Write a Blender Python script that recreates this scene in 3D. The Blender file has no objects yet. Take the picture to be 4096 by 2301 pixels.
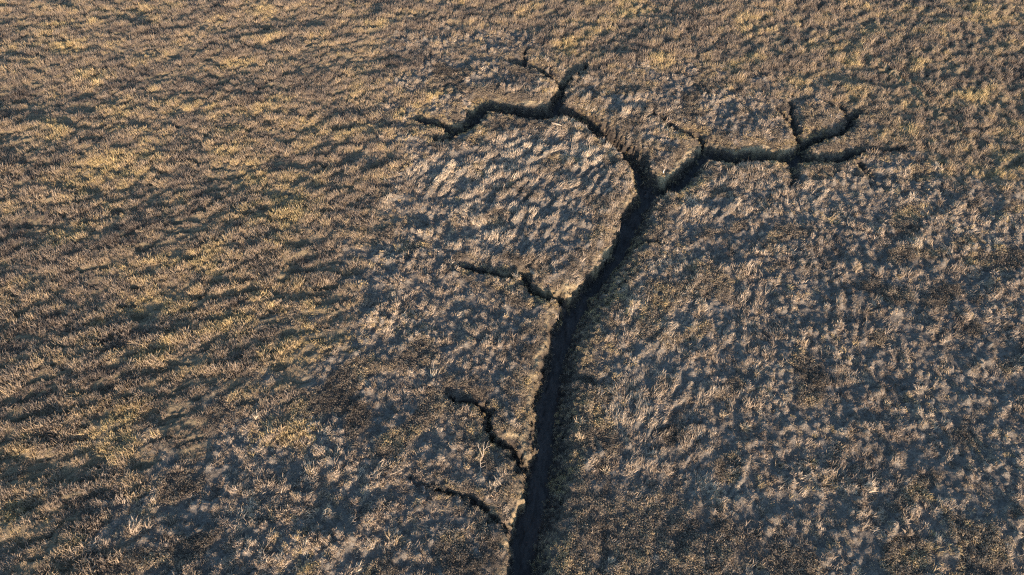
import bpy, math
import numpy as np
from mathutils import Vector

R = math.radians
rng = np.random.default_rng(11)
scene = bpy.context.scene

# ------------------------------------------------------------------ camera
CAM_H, PITCH, LENS = 30.0, 52.0, 24.0
cam_data = bpy.data.cameras.new('camera')
cam_data.lens = LENS
cam_data.sensor_width = 36.0
cam_data.clip_end = 5000
cam = bpy.data.objects.new('camera', cam_data)
cam.location = (0, 0, CAM_H)
cam.rotation_euler = (R(90 - PITCH), 0, 0)
scene.collection.objects.link(cam)
scene.camera = cam

# ------------------------------------------------------------------ light
SUN_EL = 10.0
SUN_AZ = -17.0          # degrees left of straight behind the camera
hx, hy = -math.sin(R(SUN_AZ)), -math.cos(R(SUN_AZ))      # towards the sun, horizontally
sun_vec = Vector((hx * math.cos(R(SUN_EL)), hy * math.cos(R(SUN_EL)), math.sin(R(SUN_EL))))
sd = bpy.data.lights.new('sun', 'SUN')
sd.energy = 4.5
sd.angle = R(0.6)
sd.color = (1.0, 0.73, 0.52)
sun = bpy.data.objects.new('sun', sd)
sun.rotation_euler = sun_vec.to_track_quat('Z', 'Y').to_euler()
sun.location = (-30, -30, 40)
scene.collection.objects.link(sun)

world = bpy.data.worlds.new('World')
scene.world = world
world.use_nodes = True
wn = world.node_tree
sky = wn.nodes.new('ShaderNodeTexSky')
sky.sky_type = 'NISHITA'
sky.sun_disc = False
sky.sun_elevation = R(SUN_EL)
sky.sun_rotation = math.atan2(hx, hy)
sky.air_density = 1.0
sky.dust_density = 0.6
sky.ozone_density = 2.0
bg = wn.nodes['Background']
bg.inputs['Strength'].default_value = 0.15
wn.links.new(sky.outputs[0], bg.inputs['Color'])

vs = scene.view_settings
vs.view_transform = 'Standard'
vs.look = 'None'
vs.exposure = 1.38
vs.gamma = 1.0
vs.use_curve_mapping = False
scene.cycles.use_denoising = False
scene.cycles.filter_width = 1.2
scene.cycles.max_bounces = 4
scene.cycles.diffuse_bounces = 2
scene.cycles.glossy_bounces = 1
scene.cycles.transmission_bounces = 1

# ------------------------------------------------------------------ helpers
FX = LENS / 36.0 * 4096.0
CP, SP = math.cos(R(PITCH)), math.sin(R(PITCH))


def at(px, py, z=0.0):
    """point of the marsh at height z that a pixel of the photograph looks at"""
    u = (px - 2048.0) / FX
    v = (1150.5 - py) / FX
    dx, dy, dz = u, CP + v * SP, -SP + v * CP
    t = (z - CAM_H) / dz
    return (t * dx, t * dy)


def tag(o, label=None, cat=None, group=None, kind=None):
    for k, v in (('label', label), ('category', cat), ('group', group), ('kind', kind)):
        if v:
            o[k] = v
    return o


CELL = 0.06
X0, X1, Y0, Y1 = -51.0, 51.0, 2.4, 62.4
NX, NY = int(round((X1 - X0) / CELL)), int(round((Y1 - Y0) / CELL))
gx = X0 + np.arange(NX) * CELL
gy = Y0 + np.arange(NY) * CELL
GX, GY = np.meshgrid(gx, gy)
KX = np.fft.rfftfreq(NX, CELL)[None, :]
KY = np.fft.fftfreq(NY, CELL)[:, None]


def field(la, lc, ang=0.0, bw=0.55, seed=0, low=False):
    """band limited random relief: wavelength la along direction ang, lc across it; unit variance"""
    r = np.random.default_rng(seed)
    n = np.fft.rfft2(r.standard_normal((NY, NX)))
    c, s = math.cos(R(ang)), math.sin(R(ang))
    k = np.hypot((KX * c + KY * s) * la, (-KX * s + KY * c) * lc)
    f = np.exp(-(k / 1.0) ** 2) if low else np.exp(-((k - 1) / bw) ** 2)
    f[0, 0] = 0
    a = np.fft.irfft2(n * f, s=(NY, NX))
    return a / a.std()


def sstep(a, b, x):
    t = np.clip((x - a) / (b - a), 0, 1)
    return t * t * (3 - 2 * t)


def inpoly(pts, X, Y):
    ins = np.zeros(X.shape, bool)
    n = len(pts)
    for i in range(n):
        xa, ya = pts[i]
        xb, yb = pts[(i + 1) % n]
        if ya == yb:
            continue
        c = ((ya > Y) != (yb > Y)) & (X < (xb - xa) * (Y - ya) / (yb - ya) + xa)
        ins ^= c
    return ins


def blur(a, r):
    f = np.exp(-((KX ** 2 + KY ** 2) * (math.pi * r) ** 2))
    return np.fft.irfft2(np.fft.rfft2(a) * f, s=(NY, NX))


WX = field(2.6, 2.6, 0, seed=1, low=True) * 1.1
WY = field(2.6, 2.6, 0, seed=2, low=True) * 1.1


def zone(pix, soft=0.5, warp=1.2):
    p = [at(*q) for q in pix]
    m = inpoly(p, GX + WX * warp + wig * 0.35 * warp, GY + WY * warp + wig2 * 0.35 * warp)
    return np.clip(blur(m.astype(float), soft), 0, 1)


wig = field(0.9, 0.9, 0, seed=3, low=True) * 1.6
wig2 = field(0.9, 0.9, 0, seed=4, low=True) * 1.6

# ------------------------------------------------------------------ creeks (traced on the marsh)
depth_map = np.zeros((NY, NX))       # metres cut below the marsh surface
near_creek = np.full((NY, NX), 99.0)  # distance outside the nearest rim
floor_mask = np.zeros((NY, NX))
deep_near = np.zeros((NY, NX))       # depth of the nearest creek
EDX = field(0.55, 0.55, 0, seed=5) * 0.055 + field(0.25, 0.25, 0, seed=6) * 0.03 + field(1.6, 1.6, 0, seed=60) * 0.05
EDY = field(0.55, 0.55, 0, seed=7) * 0.055 + field(0.25, 0.25, 0, seed=8) * 0.03 + field(1.6, 1.6, 0, seed=61) * 0.05


def cut(P, levee=0.0):
    """P: rows (x, y, rimL, floorL, floorR, rimR, depth): widths in metres to the left and right of the line"""
    global depth_map, near_creek, floor_mask, deep_near
    P = np.array(P, float)
    for a, b in zip(P[:-1], P[1:]):
        pad = max(a[2:6].max(), b[2:6].max()) + 1.6
        i0 = max(0, int((min(a[0], b[0]) - pad - X0) / CELL)); i1 = min(NX, int((max(a[0], b[0]) + pad - X0) / CELL) + 1)
        j0 = max(0, int((min(a[1], b[1]) - pad - Y0) / CELL)); j1 = min(NY, int((max(a[1], b[1]) + pad - Y0) / CELL) + 1)
        if i1 <= i0 or j1 <= j0:
            continue
        sl = (slice(j0, j1), slice(i0, i1))
        X = GX[sl] + EDX[sl]; Y = GY[sl] + EDY[sl]
        dx, dy = b[0] - a[0], b[1] - a[1]
        L2 = dx * dx + dy * dy + 1e-9
        t = np.clip(((X - a[0]) * dx + (Y - a[1]) * dy) / L2, 0, 1)
        ex, ey = X - (a[0] + t * dx), Y - (a[1] + t * dy)
        d = np.hypot(ex, ey)
        left = (dx * ey - dy * ex) > 0
        w = [a[k] + (b[k] - a[k]) * t for k in range(2, 7)]
        rim = np.where(left, w[0], w[3]); fl = np.where(left, w[1], w[2]); D = w[4]
        q = np.clip((rim - d) / np.maximum(rim - fl, 0.04), 0, 1)
        prof = 1 - (1 - q) ** 1.0
        prof = 0.35 * (prof * prof * (3 - 2 * prof)) + 0.65 * prof
        depth_map[sl] = np.maximum(depth_map[sl], D * prof)
        deep_near[sl] = np.maximum(deep_near[sl], D * sstep(1.3, 0.9, d - rim))
        if max(a[6], b[6]) > 0.34:
            near_creek[sl] = np.minimum(near_creek[sl], (d - rim) / np.clip(D, 0.35, 1))
        floor_mask[sl] = np.maximum(floor_mask[sl], sstep(0.86, 0.98, q) * sstep(0.35, 0.8, D))


def smooth_line(rows, n=4):
    """Catmull-Rom through the rows"""
    A = np.array(rows, float)
    A = np.vstack([2 * A[0] - A[1], A, 2 * A[-1] - A[-2]])
    out = []
    for i in range(1, len(A) - 2):
        for k in range(n):
            t = k / n
            out.append(0.5 * ((2 * A[i]) + (-A[i - 1] + A[i + 1]) * t + (2 * A[i - 1] - 5 * A[i] + 4 * A[i + 1] - A[i + 2]) * t * t
                              + (-A[i - 1] + 3 * A[i] - 3 * A[i + 1] + A[i + 2]) * t ** 3))
    out.append(A[-2])
    return out


# main creek: image row, left rim, floor left, floor right, right rim
MAIN = [(2420, 2020, 2036, 2098, 2180), (2301, 2048, 2054, 2116, 2200), (2200, 2050, 2056, 2120, 2225), (2110, 2066, 2072, 2148, 2251),
        (2050, 2092, 2096, 2168, 2265), (1980, 2109, 2113, 2182, 2282), (1900, 2112, 2120, 2190, 2296), (1840, 2140, 2146, 2203, 2297),
        (1750, 2134, 2140, 2209, 2300), (1680, 2140, 2147, 2215, 2308), (1616, 2144, 2152, 2216, 2315), (1574, 2148, 2168, 2230, 2302),
        (1459, 2154, 2200, 2250, 2312), (1342, 2204, 2222, 2287, 2361), (1249, 2250, 2278, 2335, 2399), (1179, 2300, 2338, 2378, 2430),
        (1110, 2340, 2394, 2434, 2482), (1040, 2397, 2452, 2492, 2529), (970, 2441, 2470, 2522, 2580), (900, 2473, 2494, 2552, 2600),
        (825, 2506, 2562, 2597, 2614), (775, 2530, 2565, 2606, 2630)]
DM = 1.5
rows = []
for (py, rl, fl, fr, rr) in MAIN:
    dep = DM if py > 1000 else DM - 0.15 * (1000 - py) / 225
    a, b, c, d = at(rl, py), at(fl, py, -dep), at(fr, py, -dep), at(rr, py)
    cx, cy = (b[0] + c[0]) / 2, (b[1] + c[1]) / 2
    rows.append([cx, cy, a, b, c, d, dep])
main_rows = []
for i, (cx, cy, a, b, c, d, dep) in enumerate(rows):
    p, q = rows[max(0, i - 1)], rows[min(len(rows) - 1, i + 1)]
    tx, ty = q[0] - p[0], q[1] - p[1]
    tl = math.hypot(tx, ty)
    nx, ny = -ty / tl, tx / tl
    # rims are seen on a higher plane: bring them to this station's row by sliding along the creek
    pr = lambda P: abs((P[0] - cx) * nx + (P[1] - cy) * ny)
    # slide the rim sample to the station
    fl_, fr_ = pr(b), pr(c)
    dyr = a[1] - cy
    sx = tx / ty * dyr
    rl_ = abs((a[0] - sx - cx) * nx); rr_ = abs((d[0] - sx - cx) * nx)
    main_rows.append([cx, cy, max(rl_, fl_ + 0.30), fl_, fr_, max(rr_, fr_ + 0.55), dep])
cut(smooth_line(main_rows, 4))

# side creeks: pixels of the dark line, half width of the mouth (m), depth (m), at the first and last point
BR = [
    # A: up to the left from the fork
    ([(2585, 770), (2566, 700), (2552, 660), (2530, 632), (2500, 608), (2455, 572), (2410, 540), (2365, 505), (2318, 472), (2270, 456), (2229, 450)], 1.0, 1.0, 1.3, 1.3),
    # B: left arm
    ([(2229, 450), (2182, 460), (2136, 462), (2089, 455), (2042, 449), (1996, 440), (1945, 434), (1912, 462), (1889, 490), (1861, 512), (1819, 532)], 1.12, 0.80, 1.1, 0.85),
    ([(1819, 535), (1795, 555), (1765, 565), (1738, 562)], 0.65, 0.35, 0.8, 0.35),
    ([(1819, 530), (1790, 515), (1754, 502), (1712, 493), (1675, 482)], 0.75, 0.45, 0.8, 0.35),
    ([(1905, 462), (1885, 446), (1868, 434), (1852, 424)], 0.35, 0.15, 0.45, 0.12),
    ([(1930, 420), (1912, 408), (1893, 396)], 0.3, 0.12, 0.3, 0.1),
    # C: up from the second fork
    ([(2229, 450), (2224, 420), (2230, 392), (2246, 366), (2251, 342)], 1.05, 0.55, 1.1, 0.8),
    ([(2251, 345), (2222, 330), (2187, 302), (2159, 284), (2131, 277), (2094, 268), (2056, 256)], 0.6, 0.32, 0.85, 0.6),
    ([(2103, 268), (2100, 240), (2106, 205)], 0.3, 0.2, 0.5, 0.3),
    ([(2196, 308), (2200, 285), (2214, 262)], 0.22, 0.12, 0.25, 0.1),
    ([(2251, 345), (2268, 329), (2289, 311), (2317, 292), (2338, 279), (2343, 262)], 0.5, 0.3, 0.75, 0.5),
    # D: right arm
    ([(2590, 765), (2640, 757), (2690, 742), (2724, 720), (2750, 695), (2775, 664), (2800, 636), (2821, 612)], 1.2, 0.85, 1.25, 0.95),
    ([(2822, 610), (2812, 579), (2798, 556), (2761, 545), (2724, 537), (2700, 522), (2680, 502), (2655, 482), (2630, 466), (2607, 452)], 0.5, 0.3, 0.75, 0.4),
    ([(2821, 612), (2849, 618), (2896, 634), (2943, 640), (2989, 638), (3022, 628), (3059, 627), (3101, 628), (3140, 640), (3185, 640)], 0.9, 1.0, 0.9, 0.95),
    ([(3185, 642), (3195, 620), (3206, 588)], 0.95, 0.65, 0.95, 0.8),
    ([(3206, 588), (3188, 545), (3178, 519), (3175, 486), (3166, 458), (3158, 418)], 0.45, 0.25, 0.75, 0.3),
    ([(3172, 510), (3152, 494), (3119, 458), (3108, 436)], 0.3, 0.22, 0.5, 0.3),
    ([(3206, 588), (3245, 572), (3283, 554), (3329, 545), (3366, 535), (3387, 520), (3398, 496), (3402, 480), (3432, 464)], 0.65, 0.38, 0.85, 0.6),
    ([(3400, 486), (3380, 458), (3358, 434), (3330, 418)], 0.36, 0.24, 0.7, 0.35),
    ([(3185, 640), (3222, 640), (3269, 645), (3315, 645), (3362, 641), (3390, 634), (3405, 620), (3432, 612), (3478, 608), (3525, 606), (3571, 604), (3612, 595)], 0.65, 0.28, 0.85, 0.35),
    ([(3180, 655), (3170, 690), (3178, 712), (3172, 740), (3176, 790)], 0.40, 0.4, 0.35, 0.08),
    ([(3172, 728), (3138, 752), (3082, 786)], 0.3, 0.3, 0.14, 0.06),
    ([(3440, 655), (3455, 696), (3478, 715), (3496, 740)], 0.3, 0.25, 0.28, 0.12),
    ([(3470, 700), (3560, 716), (3700, 708), (3800, 690)], 0.4, 0.3, 0.14, 0.05),
    ([(3490, 740), (3620, 775), (3760, 760)], 0.4, 0.3, 0.12, 0.05),
    # I: left side creek in the middle
    ([(2278, 1222), (2236, 1200), (2189, 1188), (2152, 1178), (2126, 1160), (2112, 1133), (2104, 1108), (2082, 1099), (2056, 1100), (2028, 1112), (1998, 1100), (1961, 1091), (1919, 1086), (1877, 1077), (1840, 1063)], 0.62, 0.26, 1.1, 0.4),
    # J
    ([(2112, 1895), (2082, 1862), (2054, 1823), (2038, 1798), (2005, 1784), (1973, 1768), (1959, 1742), (1954, 1710), (1956, 1677), (1945, 1644), (1926, 1626), (1898, 1612), (1861, 1605), (1825, 1612), (1802, 1590)], 0.42, 0.28, 0.95, 0.45),
    # K
    ([(2052, 2138), (2019, 2110), (1982, 2082), (1940, 2052), (1921, 2031), (1898, 2008), (1866, 1994), (1824, 1984), (1786, 1966), (1730, 1947), (1684, 1933), (1647, 1915)], 0.24, 0.20, 0.5, 0.15),
    # right side gullies
    ([(2500, 1000), (2538, 978), (2576, 970), (2608, 972), (2650, 977)], 0.5, 0.18, 0.7, 0.15),
    ([(2215, 1565), (2252, 1537), (2289, 1523), (2327, 1514), (2364, 1526), (2392, 1533), (2466, 1540)], 0.5, 0.25, 0.32, 0.05),
    ([(2352, 1322), (2400, 1250), (2470, 1170), (2510, 1100), (2560, 1030)], 0.2, 0.15, 0.16, 0.1),
    ([(2400, 2290), (2412, 2200), (2408, 2130)], 0.22, 0.2, 0.10, 0.05),
    ([(2430, 2010), (2405, 1900), (2400, 1760), (2390, 1640)], 0.5, 0.4, 0.06, 0.04),
    ([(3160, 415), (3200, 398), (3270, 396), (3330, 418)], 0.25, 0.25, 0.08, 0.08),
]
for pts, r0, r1, d0, d1 in BR:
    n = len(pts)
    rr = []
    for i, (px, py) in enumerate(pts):
        t = i / (n - 1)
        r, d = r0 + (r1 - r0) * t, d0 + (d1 - d0) * t
        d *= 1.15 + 0.35 * max(0.0, 1 - d)
        r *= 0.84 if d > 0.3 else 1.0
        x, y = at(px, py, -0.25 * d)
        f = max(0.0, min(0.5 * r, r - d * 0.45))
        rr.append([x, y, r, f, f, r, d])
    cut(smooth_line(rr, 3))

# ------------------------------------------------------------------ plant zones (0..1 maps)
z_field = zone([(-900, -200), (1760, -200), (1700, 150), (1620, 300), (1600, 560), (1560, 700), (1500, 900), (1430, 1100), (1390, 1300),
                (1200, 1500), (1000, 1650), (650, 1750), (450, 1900), (300, 2100), (250, 2700), (-900, 2700)], 0.6, 1.6)
z_field2 = zone([(1700, -300), (5600, -300), (5600, 900), (3950, 760), (3760, 600), (3640, 520), (3400, 420), (3150, 380), (2950, 330), (2800, 230),
                 (2550, 230), (2330, 300), (2050, 120), (1750, 200)], 0.6, 1.4)
z_low = zone([(-900, 2700), (250, 1650), (1000, 1600), (1500, 1900), (1750, 1900), (1700, 2050), (1400, 2100), (1000, 2250), (900, 2700)], 1.0, 2.0)
z_lodge = np.maximum.reduce([
    zone([(1790, 640), (1950, 600), (2200, 540), (2400, 560), (2530, 700), (2520, 900), (2380, 1080), (2180, 1130), (2000, 1050), (1850, 960), (1720, 880), (1620, 760)]),
    zone([(2270, 400), (2300, 340), (2480, 300), (2640, 420), (2720, 580), (2640, 720), (2520, 590), (2330, 440)]),
    zone([(2440, 1640), (2600, 1520), (2790, 1560), (2800, 1850), (2650, 1980), (2420, 1960), (2470, 1820)]),
    zone([(2600, 1300), (2800, 1180), (2900, 1300), (2750, 1480), (2560, 1480)]),
    zone([(2900, 640), (3150, 660), (3120, 760), (2900, 860), (2750, 900), (2700, 800)])])
mixn = field(1.6, 1.0, 15, seed=23, low=True)
z_grass = np.clip(z_field + z_field2, 0, 1)
z_grass = np.clip(z_grass + 0.9 * z_grass * (1 - z_grass) * 1.6 * mixn, 0, 1)
z_lodge = z_lodge * (1 - z_grass)
blob = field(3.2, 2.2, 30, seed=21, low=True)
z_edge = np.clip(sstep(1.5, 0.2, near_creek + 0.45 * field(1.2, 1.2, seed=22)), 0, 1)
z_shrub_patch = zone([(2180, 2060), (2500, 2080), (2900, 1980), (3060, 2400), (2100, 2500)], 0.6, 1.5)
z_patch = sstep(0.75, 1.25, blob)
z_shrub = np.clip(np.maximum.reduce([z_edge, z_shrub_patch * 0.9, z_patch]) * (1 - 0.95 * z_grass * (near_creek > 0.2)), 0, 1)
z_tus = np.clip(1 - z_grass - z_shrub - z_lodge, 0, 1)

# ------------------------------------------------------------------ relief
# rippled stands of grass
g1 = field(3.2, 1.15, 14, bw=0.5, seed=31)
g2 = field(1.3, 0.6, 22, bw=0.5, seed=32)
g3 = field(0.5, 0.32, 40, bw=0.5, seed=33)
amp = 0.6 + 0.5 * np.clip(field(9, 7, seed=34, low=True), -1, 2)
pits = field(2.6, 0.9, 16, bw=0.6, seed=35)
h_grass = (-0.20 * sstep(1.0, 1.7, pits) + 0.055 * g1 * amp + 0.042 * g2 + 0.014 * g3)
h_grass_far = 0.06 * field(2.2, 1.0, 35, bw=0.5, seed=36) + 0.045 * field(1.0, 0.6, 50, bw=0.5, seed=37) + 0.012 * g3
hg = np.where(z_field2 > z_field, h_grass_far, h_grass)
# flattened swaths
l1 = field(1.6, 0.62, 52, bw=0.5, seed=41)
l2 = field(0.7, 0.30, 58, bw=0.5, seed=42)
l3 = field(3.0, 2.0, 40, bw=0.5, seed=43)
h_lodge = 0.12 * np.clip(l1 + 0.4 * l3, -0.5, 3) + 0.035 * l2 + 0.03 * l3 + 0.008 * g3
# hummocks
tus = np.zeros((NY, NX))
sp = 0.40
tx = np.arange(X0 + 1, X1 - 1, sp); ty = np.arange(Y0 + 1, Y1 - 1, sp)
TX, TY = np.meshgrid(tx, ty)
TX = (TX + rng.uniform(-.2, .2, TX.shape)).ravel(); TY = (TY + rng.uniform(-.2, .2, TY.shape)).ravel()
TH = 0.30 * rng.uniform(0, 1, TX.shape) ** 1.7 + 0.005; TR = rng.uniform(0.07, 0.12, TX.shape) + 0.35 * TH
ii = np.round((TX - X0) / CELL).astype(int); jj = np.round((TY - Y0) / CELL).astype(int)
for oj in range(-7, 8):
    for oi in range(-7, 8):
        i2, j2 = np.clip(ii + oi, 0, NX - 1), np.clip(jj + oj, 0, NY - 1)
        d2 = ((gx[i2] - TX) ** 2 + (gy[j2] - TY) ** 2) / TR ** 2
        v = TH * np.exp(-d2 * 1.2) * (d2 < 4.5)
        np.maximum.at(tus, (j2, i2), v)
g_cell = field(1.5, 1.1, 60, bw=0.6, seed=51)
bigt = field(3.0, 2.2, 30, bw=0.6, seed=62)
h_tus = tus * (0.85 + 0.35 * bigt.clip(-1.5, 1.5)) + 0.035 * bigt + 0.03 * g_cell + 0.02 * field(0.7, 0.5, 40, bw=0.5, seed=52) + 0.010 * field(0.22, 0.2, 0, seed=53)
h_shrub = 0.05 + 0.03 * field(1.0, 0.8, 30, bw=0.6, seed=54) + 0.016 * field(0.3, 0.3, 0, bw=0.6, seed=55)

tot = z_grass + z_lodge + z_shrub + z_tus + 1e-6
H = (hg * z_grass + h_lodge * z_lodge + h_shrub * z_shrub + h_tus * z_tus) / tot
H += 0.07 * field(8, 6, 20, seed=56, low=True) * sstep(0, 3, near_creek)
# slight levees along the creeks
lev = np.exp(-((near_creek - 0.55) / 0.55) ** 2) * (near_creek < 50)
deep_near = blur(deep_near, 0.2)
H += 0.05 * lev * sstep(0.3, 1.0, deep_near) * (0.7 + 0.3 * field(2, 2, seed=57, low=True))
nc_s = blur(np.minimum(near_creek, 3.0), 0.35)
fy_, fx_ = np.gradient(nc_s, CELL)
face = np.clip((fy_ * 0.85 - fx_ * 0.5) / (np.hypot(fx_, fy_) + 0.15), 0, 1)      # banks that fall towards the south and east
H -= 0.40 * sstep(0.85, 0.0, near_creek) * sstep(0.35, 1.0, deep_near) * (0.12 + 0.88 * blur(face, 0.15))
onbank = sstep(0.0, 0.25, depth_map)
floor_relief = 0.05 * field(1.8, 0.7, 80, seed=58, low=True) + 0.02 * field(0.4, 0.3, 80, seed=59)
bank_relief = 0.045 * field(0.55, 0.5, 0, seed=63) + 0.03 * field(0.28, 0.28, 0, seed=64)
H = H * (1 - 0.75 * onbank) - depth_map + onbank * (bank_relief * (1 - floor_mask) + floor_relief * floor_mask)


def add_line(pix, h, w, off=0.0):
    """a low ridge (or furrow) on the marsh"""
    global H
    P = [at(*q) for q in pix]
    for a, b in zip(P[:-1], P[1:]):
        dx, dy = b[0] - a[0], b[1] - a[1]
        X, Y = GX + EDX * 1.5, GY + EDY * 1.5
        t = np.clip(((X - a[0]) * dx + (Y - a[1]) * dy) / (dx * dx + dy * dy), 0, 1)
        s = (-(X - a[0]) * dy + (Y - a[1]) * dx) / math.hypot(dx, dy)
        e = np.hypot(X - a[0] - t * dx, Y - a[1] - t * dy)
        e2 = e ** 2 + off * (off - 2 * s)
        H += h * np.exp(-np.maximum(e2, 0) / w ** 2) * ((t > 0) & (t < 1))


add_line([(3440, 200), (3511, 258), (3592, 311), (3636, 348), (3698, 410), (3735, 450), (3800, 510), (3890, 600)], 0.30, 0.18)
add_line([(3440, 200), (3511, 258), (3592, 311), (3636, 348), (3698, 410), (3735, 450), (3800, 510), (3890, 600)], -0.28, 0.24, 0.40)
add_line([(2530, -40), (2560, 60), (2610, 130)], 0.10, 0.15)
add_line([(2530, -40), (2560, 60), (2610, 130)], -0.12, 0.2, -0.35)


# turfy lip; sunlight painted in as paler colour where banks face the sun
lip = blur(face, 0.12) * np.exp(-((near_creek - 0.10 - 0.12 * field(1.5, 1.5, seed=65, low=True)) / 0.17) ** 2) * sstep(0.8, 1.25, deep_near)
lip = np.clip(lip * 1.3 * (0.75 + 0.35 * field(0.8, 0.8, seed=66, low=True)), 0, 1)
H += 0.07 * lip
track = np.full((NY, NX), 9.0)
for pix in ([(3440, 200), (3511, 258), (3592, 311), (3636, 348), (3698, 410), (3735, 450), (3800, 510), (3890, 600)], [(2530, -40), (2560, 60), (2610, 130)]):
    Pq = [at(*q) for q in pix]
    for a, b in zip(Pq[:-1], Pq[1:]):
        ddx, ddy = b[0] - a[0], b[1] - a[1]
        tt = np.clip(((GX + EDX - a[0]) * ddx + (GY + EDY - a[1]) * ddy) / (ddx ** 2 + ddy ** 2), 0, 1)
        track = np.minimum(track, np.hypot(GX + EDX - a[0] - tt * ddx, GY + EDY - a[1] - tt * ddy))
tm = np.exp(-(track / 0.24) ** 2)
lip = np.maximum(lip, 0.30 * tm)  # pale streak painted along the ridges for their sunlit edge
H += 0.02 * tm

# ------------------------------------------------------------------ materials
def new_mat(name):
    m = bpy.data.materials.new(name)
    m.use_nodes = True
    nt = m.node_tree
    p = nt.nodes['Principled BSDF']
    p.inputs['Specular IOR Level'].default_value = 0.2
    p.inputs['Roughness'].default_value = 0.9
    return m, nt, p


def ramp(nt, stops):
    r = nt.nodes.new('ShaderNodeValToRGB')
    els = r.color_ramp.elements
    while len(els) < len(stops):
        els.new(0.5)
    for e, (p, c) in zip(els, stops):
        e.position = p
        e.color = (*c, 1)
    return r


def noise(nt, scale, detail=4, rough=0.6, coord=None):
    n = nt.nodes.new('ShaderNodeTexNoise')
    n.inputs['Scale'].default_value = scale
    n.inputs['Detail'].default_value = detail
    n.inputs['Roughness'].default_value = rough
    if coord is not None:
        nt.links.new(coord, n.inputs['Vector'])
    return n


# matted ground: plant litter on peat, mud in the creeks
m_ground, nt, p = new_mat('marsh_ground')
tc = nt.nodes.new('ShaderNodeTexCoord')
n1 = noise(nt, 9.0, 5, 0.7, tc.outputs['Object'])
n2 = noise(nt, 0.35, 3, 0.5, tc.outputs['Object'])
r1 = ramp(nt, [(0.30, (0.09, 0.083, 0.075)), (0.50, (0.165, 0.153, 0.135)), (0.72, (0.27, 0.25, 0.215))])
nt.links.new(n1.outputs['Fac'], r1.inputs['Fac'])
att_g = nt.nodes.new('ShaderNodeAttribute'); att_g.attribute_name = 'grass'
mixg = nt.nodes.new('ShaderNodeMix'); mixg.data_type = 'RGBA'; mixg.blend_type = 'MIX'
r2 = ramp(nt, [(0.3, (0.12, 0.10, 0.07)), (0.7, (0.24, 0.20, 0.13))])
nt.links.new(n1.outputs['Fac'], r2.inputs['Fac'])
nt.links.new(att_g.outputs['Fac'], mixg.inputs[0])
nt.links.new(r1.outputs['Color'], mixg.inputs[6]); nt.links.new(r2.outputs['Color'], mixg.inputs[7])
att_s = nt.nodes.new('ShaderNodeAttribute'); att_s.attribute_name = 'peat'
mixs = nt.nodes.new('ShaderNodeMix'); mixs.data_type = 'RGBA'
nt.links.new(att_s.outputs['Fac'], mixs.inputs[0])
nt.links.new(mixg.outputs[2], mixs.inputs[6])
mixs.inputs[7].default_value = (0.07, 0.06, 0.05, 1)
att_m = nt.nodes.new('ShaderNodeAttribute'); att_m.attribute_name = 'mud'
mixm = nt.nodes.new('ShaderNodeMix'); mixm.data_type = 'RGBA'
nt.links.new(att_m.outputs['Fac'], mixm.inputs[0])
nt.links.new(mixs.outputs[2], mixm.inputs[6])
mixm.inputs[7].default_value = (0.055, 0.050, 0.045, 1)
att_l = nt.nodes.new('ShaderNodeAttribute'); att_l.attribute_name = 'sunlit_turf'  # pale turf colour with the sun on lips and ridges painted in
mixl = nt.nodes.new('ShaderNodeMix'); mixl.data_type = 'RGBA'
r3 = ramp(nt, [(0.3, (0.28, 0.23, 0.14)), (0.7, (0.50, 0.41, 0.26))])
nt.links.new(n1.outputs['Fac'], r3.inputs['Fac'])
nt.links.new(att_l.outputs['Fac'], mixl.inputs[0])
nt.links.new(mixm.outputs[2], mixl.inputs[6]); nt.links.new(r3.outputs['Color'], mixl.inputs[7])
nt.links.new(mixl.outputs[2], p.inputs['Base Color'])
b1 = nt.nodes.new('ShaderNodeBump'); b1.inputs['Strength'].default_value = 1.0; b1.inputs['Distance'].default_value = 0.12
n3 = noise(nt, 12.0, 4, 0.7, tc.outputs['Object'])
nt.links.new(n3.outputs['Fac'], b1.inputs['Height'])
nt.links.new(b1.outputs['Normal'], p.inputs['Normal'])

# wet mud of the creek beds
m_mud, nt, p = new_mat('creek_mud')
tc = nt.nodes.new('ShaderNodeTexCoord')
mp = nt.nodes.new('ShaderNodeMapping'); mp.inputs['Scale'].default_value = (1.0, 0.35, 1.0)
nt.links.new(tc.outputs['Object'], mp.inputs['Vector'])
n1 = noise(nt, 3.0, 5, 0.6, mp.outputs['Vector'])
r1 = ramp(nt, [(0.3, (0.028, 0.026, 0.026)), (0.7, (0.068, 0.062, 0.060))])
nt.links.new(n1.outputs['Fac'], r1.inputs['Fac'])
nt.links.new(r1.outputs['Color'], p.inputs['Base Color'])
p.inputs['Roughness'].default_value = 0.7
p.inputs['Specular IOR Level'].default_value = 0.2
b1 = nt.nodes.new('ShaderNodeBump'); b1.inputs['Strength'].default_value = 0.5; b1.inputs['Distance'].default_value = 0.05
n3 = noise(nt, 7.0, 4, 0.6, mp.outputs['Vector'])
nt.links.new(n3.outputs['Fac'], b1.inputs['Height'])
nt.links.new(b1.outputs['Normal'], p.inputs['Normal'])


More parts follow.
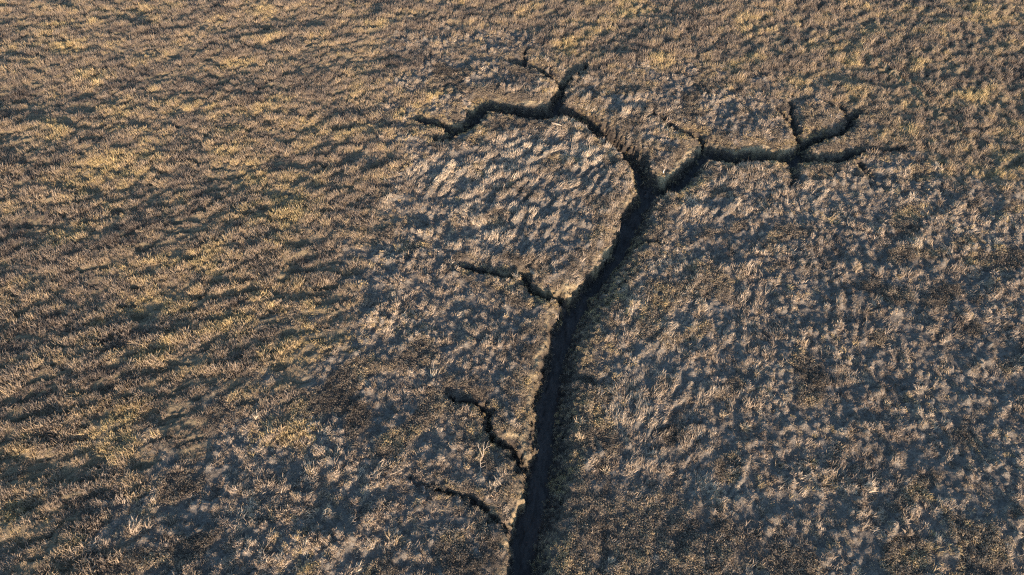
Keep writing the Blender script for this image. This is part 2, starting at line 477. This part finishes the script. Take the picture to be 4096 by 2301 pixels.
def plant_mat(name, stops, transl=0.25):
    m, nt, p = new_mat(name)
    a = nt.nodes.new('ShaderNodeAttribute'); a.attribute_type = 'INSTANCER'; a.attribute_name = 'tint'
    r = ramp(nt, stops)
    nt.links.new(a.outputs['Fac'], r.inputs['Fac'])
    nt.links.new(r.outputs['Color'], p.inputs['Base Color'])
    t = nt.nodes.new('ShaderNodeBsdfTranslucent')
    nt.links.new(r.outputs['Color'], t.inputs['Color'])
    mx = nt.nodes.new('ShaderNodeMixShader'); mx.inputs[0].default_value = transl
    nt.links.new(p.outputs[0], mx.inputs[1]); nt.links.new(t.outputs[0], mx.inputs[2])
    nt.links.new(mx.outputs[0], nt.nodes['Material Output'].inputs['Surface'])
    return m


m_grass = plant_mat('cord_grass', [(0.0, (0.15, 0.13, 0.115)), (0.4, (0.30, 0.25, 0.20)), (0.7, (0.39, 0.31, 0.21)), (1.0, (0.50, 0.40, 0.22))])
m_lodge = plant_mat('flattened_grass', [(0.0, (0.27, 0.23, 0.18)), (0.5, (0.47, 0.39, 0.30)), (1.0, (0.64, 0.55, 0.42))])
m_shrub = plant_mat('leafy_cover', [(0.0, (0.13, 0.115, 0.095)), (0.45, (0.30, 0.25, 0.19)), (0.75, (0.45, 0.36, 0.23)), (1.0, (0.54, 0.42, 0.22))])
m_tus = plant_mat('tussock', [(0.0, (0.23, 0.19, 0.15)), (0.5, (0.45, 0.37, 0.29)), (1.0, (0.64, 0.54, 0.41))])

# ------------------------------------------------------------------ ground: one sheet, fine where the picture looks, coarse to the horizon
skip = 1
nv = NX * NY
V = np.empty((nv, 3)); V[:, 0] = GX.ravel(); V[:, 1] = GY.ravel(); V[:, 2] = H.ravel()
idx = np.arange(nv).reshape(NY, NX)
Q = np.stack([idx[:-1, :-1], idx[:-1, 1:], idx[1:, 1:], idx[1:, :-1]], -1).reshape(-1, 4)
# outer rings stitched to the border of the fine grid
border = np.concatenate([idx[0, :-1], idx[:-1, -1], idx[-1, :0:-1], idx[:0:-1, 0]])
nb = len(border)
allV = [V]; allQ = [Q]; prev = border; base = nv
cx, cy = (X0 + X1) / 2, (Y0 + Y1) / 2
bx, by = V[border, 0] - cx, V[border, 1] - cy
for k, s in enumerate((1.06, 1.3, 1.9, 3.5, 9.0, 30.0)):
    ring = np.empty((nb, 3)); ring[:, 0] = cx + bx * s; ring[:, 1] = cy + by * s; ring[:, 2] = 0.0
    ids = base + np.arange(nb)
    q = np.stack([prev, ids, np.roll(ids, -1), np.roll(prev, -1)], -1)
    allV.append(ring); allQ.append(q); prev = ids; base += nb
V = np.vstack(allV); Q = np.vstack(allQ)


def np_mesh(name, V, F, n):
    me = bpy.data.meshes.new(name)
    me.vertices.add(len(V)); me.vertices.foreach_set('co', V.astype(np.float32).ravel())
    me.loops.add(F.size); me.loops.foreach_set('vertex_index', F.astype(np.int32).ravel())
    me.polygons.add(len(F)); me.polygons.foreach_set('loop_start', np.arange(0, F.size, n, dtype=np.int32))
    me.update(calc_edges=True)
    return me


me = np_mesh('ground', V, Q, 4)
me.polygons.foreach_set('use_smooth', np.ones(len(Q), bool))
for nm, arr in (('sunlit_turf', lip), ('grass', z_grass * (1 - onbank)), ('peat', np.clip(z_shrub * 0.9 + 0.35 * z_tus * (1 - sstep(0.0, 0.05, tus)), 0, 1)), ('mud', np.clip(onbank * 0.9 * sstep(0.15, 0.7, depth_map), 0, 1))):
    at_ = me.attributes.new(nm, 'FLOAT', 'POINT')
    full = np.zeros(len(V), np.float32); full[:nv] = arr.ravel()
    if nm == 'grass':
        full[nv:] = 0.6
    at_.data.foreach_set('value', full)
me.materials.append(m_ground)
ground = bpy.data.objects.new('ground', me)
tag(ground, kind='structure')
scene.collection.objects.link(ground)

# ------------------------------------------------------------------ creek bed: a mud sheet lying in the bottom of the creeks
cm = floor_mask > 0.35
g = cm
cell = g[:-1, :-1] | g[:-1, 1:] | g[1:, 1:] | g[1:, :-1]
jj_, ii_ = np.nonzero(cell)
Qc = np.stack([idx[jj_, ii_], idx[jj_, ii_ + 1], idx[jj_ + 1, ii_ + 1], idx[jj_ + 1, ii_]], -1)
used, inv = np.unique(Qc, return_inverse=True)
Vc = V[used].copy(); Vc[:, 2] += 0.012
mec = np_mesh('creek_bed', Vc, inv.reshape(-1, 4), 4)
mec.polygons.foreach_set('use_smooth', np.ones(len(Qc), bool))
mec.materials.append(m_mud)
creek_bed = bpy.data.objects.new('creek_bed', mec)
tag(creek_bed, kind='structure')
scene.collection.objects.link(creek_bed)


# ------------------------------------------------------------------ plants
def ribbon(V, F, p, d, up, length, width, bend, nseg=2):
    """a tapering blade starting at p in direction d, curving towards the ground"""
    side = np.cross(d, up); side /= np.linalg.norm(side) + 1e-9
    pts = []; q = np.array(p, float); dd = np.array(d, float)
    for k in range(nseg + 1):
        pts.append(q.copy())
        q = q + dd * length / nseg
        dd = dd + np.array([0, 0, -bend / nseg]); dd /= np.linalg.norm(dd)
    b = len(V)
    for k, q in enumerate(pts[:-1]):
        w = width * (1 - 0.45 * k / nseg) / 2
        V.append(q - side * w); V.append(q + side * w)
    V.append(pts[-1])
    for k in range(nseg - 1):
        F.append((b + 2 * k, b + 2 * k + 1, b + 2 * k + 3, b + 2 * k + 2))
    k = nseg - 1
    F.append((b + 2 * k, b + 2 * k + 1, b + 2 * nseg))


def clump(name, n, rad, lmin, lmax, wmin, wmax, lean, spread, bend, mat, seed, flat=0.0):
    """n blades rooted within rad; lean = common tilt towards +X, spread = random tilt"""
    r = np.random.default_rng(seed)
    V, F = [], []
    for _ in range(n):
        a = r.uniform(0, 2 * math.pi); q = rad * math.sqrt(r.uniform())
        p = np.array([q * math.cos(a), q * math.sin(a), -0.02])
        b = r.uniform(0, 2 * math.pi); s = spread * r.uniform(0.3, 1)
        d = np.array([lean * r.uniform(0.6, 1.2) + s * math.cos(b), s * math.sin(b), 1.0 - flat])
        d /= np.linalg.norm(d)
        up = np.array([r.normal(), r.normal(), 0.6]); 
        ribbon(V, F, p, d, up, r.uniform(lmin, lmax), r.uniform(wmin, wmax), bend * r.uniform(0.5, 1.5))
    me = bpy.data.meshes.new(name)
    me.from_pydata([tuple(v) for v in V], [], F)
    me.materials.append(mat)
    return bpy.data.objects.new(name, me)


def twig_clump(name, n, rad, h, leaf, mat, seed):
    """low shrublet: short leaves at all angles through a dome"""
    r = np.random.default_rng(seed)
    V, F = [], []
    for _ in range(n):
        a = r.uniform(0, 2 * math.pi); q = rad * math.sqrt(r.uniform())
        z = h * r.uniform(0.1, 1.0) * (1 - 0.5 * (q / rad) ** 2)
        p = np.array([q * math.cos(a), q * math.sin(a), z])
        d = r.normal(size=3); d[2] = abs(d[2]) * 0.9 + 0.15; d /= np.linalg.norm(d)
        up = r.normal(size=3)
        ribbon(V, F, p, d, up, leaf * r.uniform(0.7, 1.4), leaf * r.uniform(0.35, 0.6), 0.3, 1)
    me = bpy.data.meshes.new(name)
    me.from_pydata([tuple(v) for v in V], [], F)
    me.materials.append(mat)
    return bpy.data.objects.new(name, me)


GXN, GYN = np.gradient(H, CELL, axis=1), np.gradient(H, CELL, axis=0)
HS = blur(H, 0.15)


def sample(A, x, y):
    fx = np.clip((x - X0) / CELL, 0, NX - 1.001); fy = np.clip((y - Y0) / CELL, 0, NY - 1.001)
    i, j = fx.astype(int), fy.astype(int); u, v = fx - i, fy - j
    return A[j, i] * (1 - u) * (1 - v) + A[j, i + 1] * u * (1 - v) + A[j + 1, i] * (1 - u) * v + A[j + 1, i + 1] * u * v


def in_view(x, y, m=2.5):
    depth = y * CP + CAM_H * SP
    return (np.abs(x) < depth * 0.75 + m) & (y > 8.3 - m) & (y < 53.5 + m)


def scatter(name, protos, mask, per_m2, yaw, yaw_j, tilt_j, smin, smax, tint, tint_j, seed, label, cat, size=None):
    r = np.random.default_rng(seed)
    n = int((X1 - X0) * (Y1 - Y0) * per_m2)
    x = r.uniform(X0 + .5, X1 - .5, n); y = r.uniform(Y0 + .5, Y1 - .5, n)
    k = in_view(x, y); x, y = x[k], y[k]
    m = sample(mask, x, y)
    k = r.uniform(size=len(x)) < m; x, y = x[k], y[k]
    z = sample(H, x, y)
    n = len(x)
    pm = bpy.data.meshes.new(name)
    pm.vertices.add(n)
    pm.vertices.foreach_set('co', np.stack([x, y, z], 1).astype(np.float32).ravel())
    yw = (sample(yaw, x, y) if isinstance(yaw, np.ndarray) else yaw) + r.normal(size=n) * yaw_j
    rot = np.stack([r.normal(size=n) * tilt_j, r.normal(size=n) * tilt_j, yw], 1).astype(np.float32)
    a = pm.attributes.new('rot', 'FLOAT_VECTOR', 'POINT'); a.data.foreach_set('vector', rot.ravel())
    sc = r.uniform(smin, smax, n).astype(np.float32)
    if size is not None:
        sc = (sc * sample(size, x, y)).astype(np.float32)
    a = pm.attributes.new('scl', 'FLOAT', 'POINT'); a.data.foreach_set('value', sc)
    tt = (sample(tint, x, y) if isinstance(tint, np.ndarray) else tint) + r.normal(size=n) * tint_j
    a = pm.attributes.new('tint', 'FLOAT', 'POINT'); a.data.foreach_set('value', np.clip(tt, 0, 1).astype(np.float32))
    a = pm.attributes.new('pick', 'INT', 'POINT'); a.data.foreach_set('value', r.integers(0, len(protos), n).astype(np.int32))
    o = bpy.data.objects.new(name, pm)
    scene.collection.objects.link(o)
    tag(o, label, cat, kind='stuff')
    coll = bpy.data.collections.new(name + '_clumps')
    for q in protos:
        coll.objects.link(q)
    ng = bpy.data.node_groups.new(name + '_nodes', 'GeometryNodeTree')
    ng.interface.new_socket('Geometry', in_out='INPUT', socket_type='NodeSocketGeometry')
    ng.interface.new_socket('Geometry', in_out='OUTPUT', socket_type='NodeSocketGeometry')
    gi = ng.nodes.new('NodeGroupInput'); go = ng.nodes.new('NodeGroupOutput')
    ip = ng.nodes.new('GeometryNodeInstanceOnPoints')
    ci = ng.nodes.new('GeometryNodeCollectionInfo'); ci.inputs['Collection'].default_value = coll
    ci.inputs['Separate Children'].default_value = True
    ci.inputs['Reset Children'].default_value = True

    def named(nm, ty):
        q = ng.nodes.new('GeometryNodeInputNamedAttribute'); q.data_type = ty; q.inputs['Name'].default_value = nm
        return q.outputs['Attribute']
    L = ng.links.new
    L(gi.outputs[0], ip.inputs['Points']); L(ci.outputs[0], ip.inputs['Instance'])
    ip.inputs['Pick Instance'].default_value = True
    L(named('pick', 'INT'), ip.inputs['Instance Index'])
    L(named('rot', 'FLOAT_VECTOR'), ip.inputs['Rotation'])
    L(named('scl', 'FLOAT'), ip.inputs['Scale'])
    L(ip.outputs[0], go.inputs[0])
    md = o.modifiers.new('scatter', 'NODES'); md.node_group = ng
    print(name, n)
    return o


flow = R(55) + 0.55 * field(5, 4, seed=71, low=True)
tone = 0.5 + 0.16 * field(4, 2.5, 15, seed=72, low=True) + 0.13 * field(1.2, 0.8, 15, seed=73, low=True)
bare = 1 - 0.85 * sstep(0.5, 1.2, field(1.4, 1.0, 20, seed=74, low=True))
dry = 1 - sstep(0.05, 0.3, depth_map)
szm = np.clip(1.0 + 0.28 * field(1.1, 0.8, 20, seed=75, low=True) + 0.15 * field(4, 3, seed=76, low=True), 0.45, 1.7)
tone2 = np.clip(tone - 0.12 + 0.30 * sstep(0.8, 0.0, near_creek) * sstep(0.3, 0.9, deep_near), 0, 1)
hollow = 1 - 0.85 * sstep(1.0, 1.5, pits) * (z_field > z_field2)
track = 0.45 + 0.55 * sstep(0.2, 0.6, track)


scatter('cord_grass', [clump('grass_clump', 18, 0.14, 0.13, 0.31, 0.016, 0.034, 0.35, 0.55, 0.7, m_grass, 100 + k) for k in range(5)],
        np.clip(z_grass * (0.6 + 0.4 * bare) * hollow + 0.06 * z_tus, 0, 1) * dry * np.clip(track, 0, 1), 44, flow, 0.9, 0.12, 0.7, 1.15, tone, 0.13, 200,
        'golden brown marsh grass standing in rippled swaths round the creeks', 'grass', szm)
scatter('flattened_grass', [clump('lodged_clump', 20, 0.14, 0.14, 0.30, 0.012, 0.028, 1.1, 0.6, 0.8, m_lodge, 120 + k) for k in range(5)],
        np.clip(z_lodge * (0.3 + 0.7 * sstep(-0.6, 0.4, l1)) + 0.12 * z_tus * bare, 0, 1) * dry, 40, flow, 0.5, 0.12, 0.6, 1.1, tone, 0.15, 201,
        'pale dry grass combed flat across the marsh between the creek arms', 'flattened grass', szm)
scatter('leafy_ground_cover', [twig_clump('shrub_clump', 34, 0.16, 0.14, 0.060, m_shrub, 140 + k) for k in range(5)],
        np.clip(0.66 * z_shrub + 0.35 * onbank + 0.07 * z_tus, 0, 1) * (1 - floor_mask) * (1 - 0.92 * sstep(0.06, 0.22, depth_map) * sstep(1.0, 0.8, deep_near)) * (1 - 0.65 * lip), 84, 0.0, 3.0, 0.15, 0.65, 1.15, tone2, 0.15, 202,
        'dense small-leaved low plants along the creek banks', 'ground cover', 1.0 - 0.38 * sstep(0.4, 0.1, near_creek))
scatter('grass_tussocks', [clump('tussock_clump', 22, 0.07, 0.06, 0.17, 0.014, 0.030, 0.1, 0.9, 0.7, m_tus, 160 + k) for k in range(5)],
        np.clip(z_tus * sstep(0.01, 0.08, tus) * 1.0 + 0.15 * z_lodge + 0.25 * z_low, 0, 1) * dry, 66, flow, 3.0, 0.2, 0.6, 1.15, tone, 0.14, 203,
        'pale straw-coloured tussocks scattered over the grey marsh', 'tussocks', szm)


# ------------------------------------------------------------------ single things lying on the marsh
def simple_mat(name, c, rough=0.8):
    m, nt, p = new_mat(name)
    tc = nt.nodes.new('ShaderNodeTexCoord')
    n = noise(nt, 30, 4, 0.6, tc.outputs['Object'])
    r = ramp(nt, [(0.3, tuple(v * 0.75 for v in c)), (0.7, c)])
    nt.links.new(n.outputs['Fac'], r.inputs['Fac']); nt.links.new(r.outputs['Color'], p.inputs['Base Color'])
    p.inputs['Roughness'].default_value = rough
    return m


m_wood = simple_mat('bleached_wood', (0.62, 0.52, 0.40))
m_white = simple_mat('white_plastic', (0.85, 0.84, 0.80), 0.5)
m_straw = simple_mat('straw', (0.62, 0.50, 0.34))


def limb(V, F, pts, r0, r1, n=6):
    """a tapering, slightly crooked round limb"""
    b0 = len(V)
    pts = [np.array(p, float) for p in pts]
    for k, p in enumerate(pts):
        d = pts[min(k + 1, len(pts) - 1)] - pts[max(k - 1, 0)]
        d /= np.linalg.norm(d)
        a = np.cross(d, (0.3, 0.2, 1.0) if abs(d[2]) < 0.9 else (1, 0, 0)); a /= np.linalg.norm(a)
        c = np.cross(d, a)
        rr = r0 + (r1 - r0) * k / (len(pts) - 1)
        for i in range(n):
            t = 2 * math.pi * i / n
            V.append(p + rr * (a * math.cos(t) + c * math.sin(t)))
    for k in range(len(pts) - 1):
        for i in range(n):
            q = b0 + k * n
            F.append((q + i, q + (i + 1) % n, q + n + (i + 1) % n, q + n + i))
    F.append(tuple(b0 + i for i in range(n))[::-1]); q = b0 + (len(pts) - 1) * n
    F.append(tuple(q + i for i in range(n)))


def place(name, V, F, mat, px, py, lift, label, cat, yaw=0.0):
    me = bpy.data.meshes.new(name); me.from_pydata([tuple(v) for v in V], [], F); me.materials.append(mat)
    o = bpy.data.objects.new(name, me)
    x, y = at(px, py)
    o.location = (x, y, float(sample(H, np.array([x]), np.array([y]))[0]) + lift); o.rotation_euler = (0, 0, yaw)
    scene.collection.objects.link(o)
    tag(o, label, cat)
    return o


# forked dead branch
V, F = [], []
limb(V, F, [(0, -0.28, -0.03), (-0.08, -0.12, 0.08), (-0.20, 0.10, 0.16), (-0.24, 0.30, 0.24)], 0.016, 0.007)
limb(V, F, [(0, -0.28, -0.03), (0.03, -0.05, 0.12), (0.02, 0.14, 0.22), (0.06, 0.34, 0.28)], 0.016, 0.006)
limb(V, F, [(0.03, -0.05, 0.12), (0.16, 0.10, 0.18), (0.32, 0.14, 0.22), (0.42, 0.26, 0.25)], 0.011, 0.005)
limb(V, F, [(0.16, 0.10, 0.18), (0.20, 0.28, 0.24), (0.28, 0.38, 0.28)], 0.009, 0.004)
limb(V, F, [(-0.20, 0.10, 0.16), (-0.30, 0.22, 0.22)], 0.008, 0.004)
place('dead_branch', V, F, m_wood, 1933, 1812, 0.05, 'pale forked dead branch lying on grey marsh left of the small winding gully', 'branch')
# upright dead stem with side shoots
V, F = [], []
limb(V, F, [(0, -0.30, 0.0), (0.01, -0.1, 0.10), (-0.01, 0.12, 0.2), (0.0, 0.30, 0.3)], 0.015, 0.006)
limb(V, F, [(0.01, -0.06, 0.12), (-0.10, -0.04, 0.16)], 0.008, 0.004)
limb(V, F, [(0.0, -0.02, 0.14), (0.14, 0.0, 0.19), (0.2, 0.05, 0.22)], 0.008, 0.004)
limb(V, F, [(0.0, 0.12, 0.2), (0.10, 0.18, 0.24), (0.24, 0.2, 0.28)], 0.008, 0.004)
place('dead_twig', V, F, m_wood, 1923, 1874, 0.05, 'thin straight dead stem with short side shoots, lying just below the forked branch', 'stem')
# driftwood
V, F = [], []
limb(V, F, [(-0.34, 0.16, 0.03), (-0.1, 0.06, 0.06), (0.14, -0.06, 0.05), (0.32, -0.12, 0.02)], 0.020, 0.028, 8)
limb(V, F, [(-0.34, 0.05, 0.03), (-0.12, -0.02, 0.05), (0.10, -0.05, 0.05)], 0.012, 0.016, 6)
place('driftwood', V, F, m_wood, 2226, 512, 0.10, 'short piece of bleached driftwood on the rounded bank just below the upper creek bend', 'driftwood')
# white scrap standing among the grass
V, F = [], []
limb(V, F, [(0, 0, -0.02), (0.005, 0.01, 0.10), (0.02, 0.015, 0.20)], 0.034, 0.018, 8)
limb(V, F, [(0.02, 0.015, 0.18), (0.05, 0.04, 0.26)], 0.014, 0.010, 6)
place('litter_scrap', V, F, m_white, 2655, 684, 0.08, 'tiny white scrap of litter on the tongue of marsh between the two upper creek arms', 'litter')


def single_tuft(px, py, size, seed, label):
    o = clump('grass_tuft', 60, 0.10 * size, 0.16 * size, 0.34 * size, 0.016, 0.034, 0.1, 0.9, 0.6, m_straw, seed)
    x, y = at(px, py)
    o.location = (x, y, float(sample(H, np.array([x]), np.array([y]))[0]))
    scene.collection.objects.link(o)
    tag(o, label, 'grass tuft', 'single pale grass tufts')


single_tuft(1918, 1842, 1.0, 301, 'spiky pale grass tuft between the forked dead branch and the thin dead stem')
single_tuft(1866, 1872, 0.9, 302, 'pale spreading grass tuft left of the thin dead stem')
single_tuft(2316, 1692, 1.5, 303, 'bright round grass tuft on the right bank of the main creek, topmost of two')
single_tuft(2316, 1756, 1.7, 304, 'large bright grass tuft on the right bank of the main creek, lower of two')
single_tuft(2424, 1886, 1.3, 305, 'pale fan-shaped grass tuft standing right of the main creek')
single_tuft(2888, 1666, 1.3, 306, 'tall pale pointed grass tuft on the dark tussock ground at lower right')
single_tuft(2978, 1716, 1.6, 307, 'brightest bushy cream grass tuft on the lower right marsh')
single_tuft(2025, 1268, 1.0, 308, 'flat cream grass tuft below the middle side creek')
single_tuft(3545, 1615, 1.0, 309, 'small cream grass tuft far right on the tussock ground')
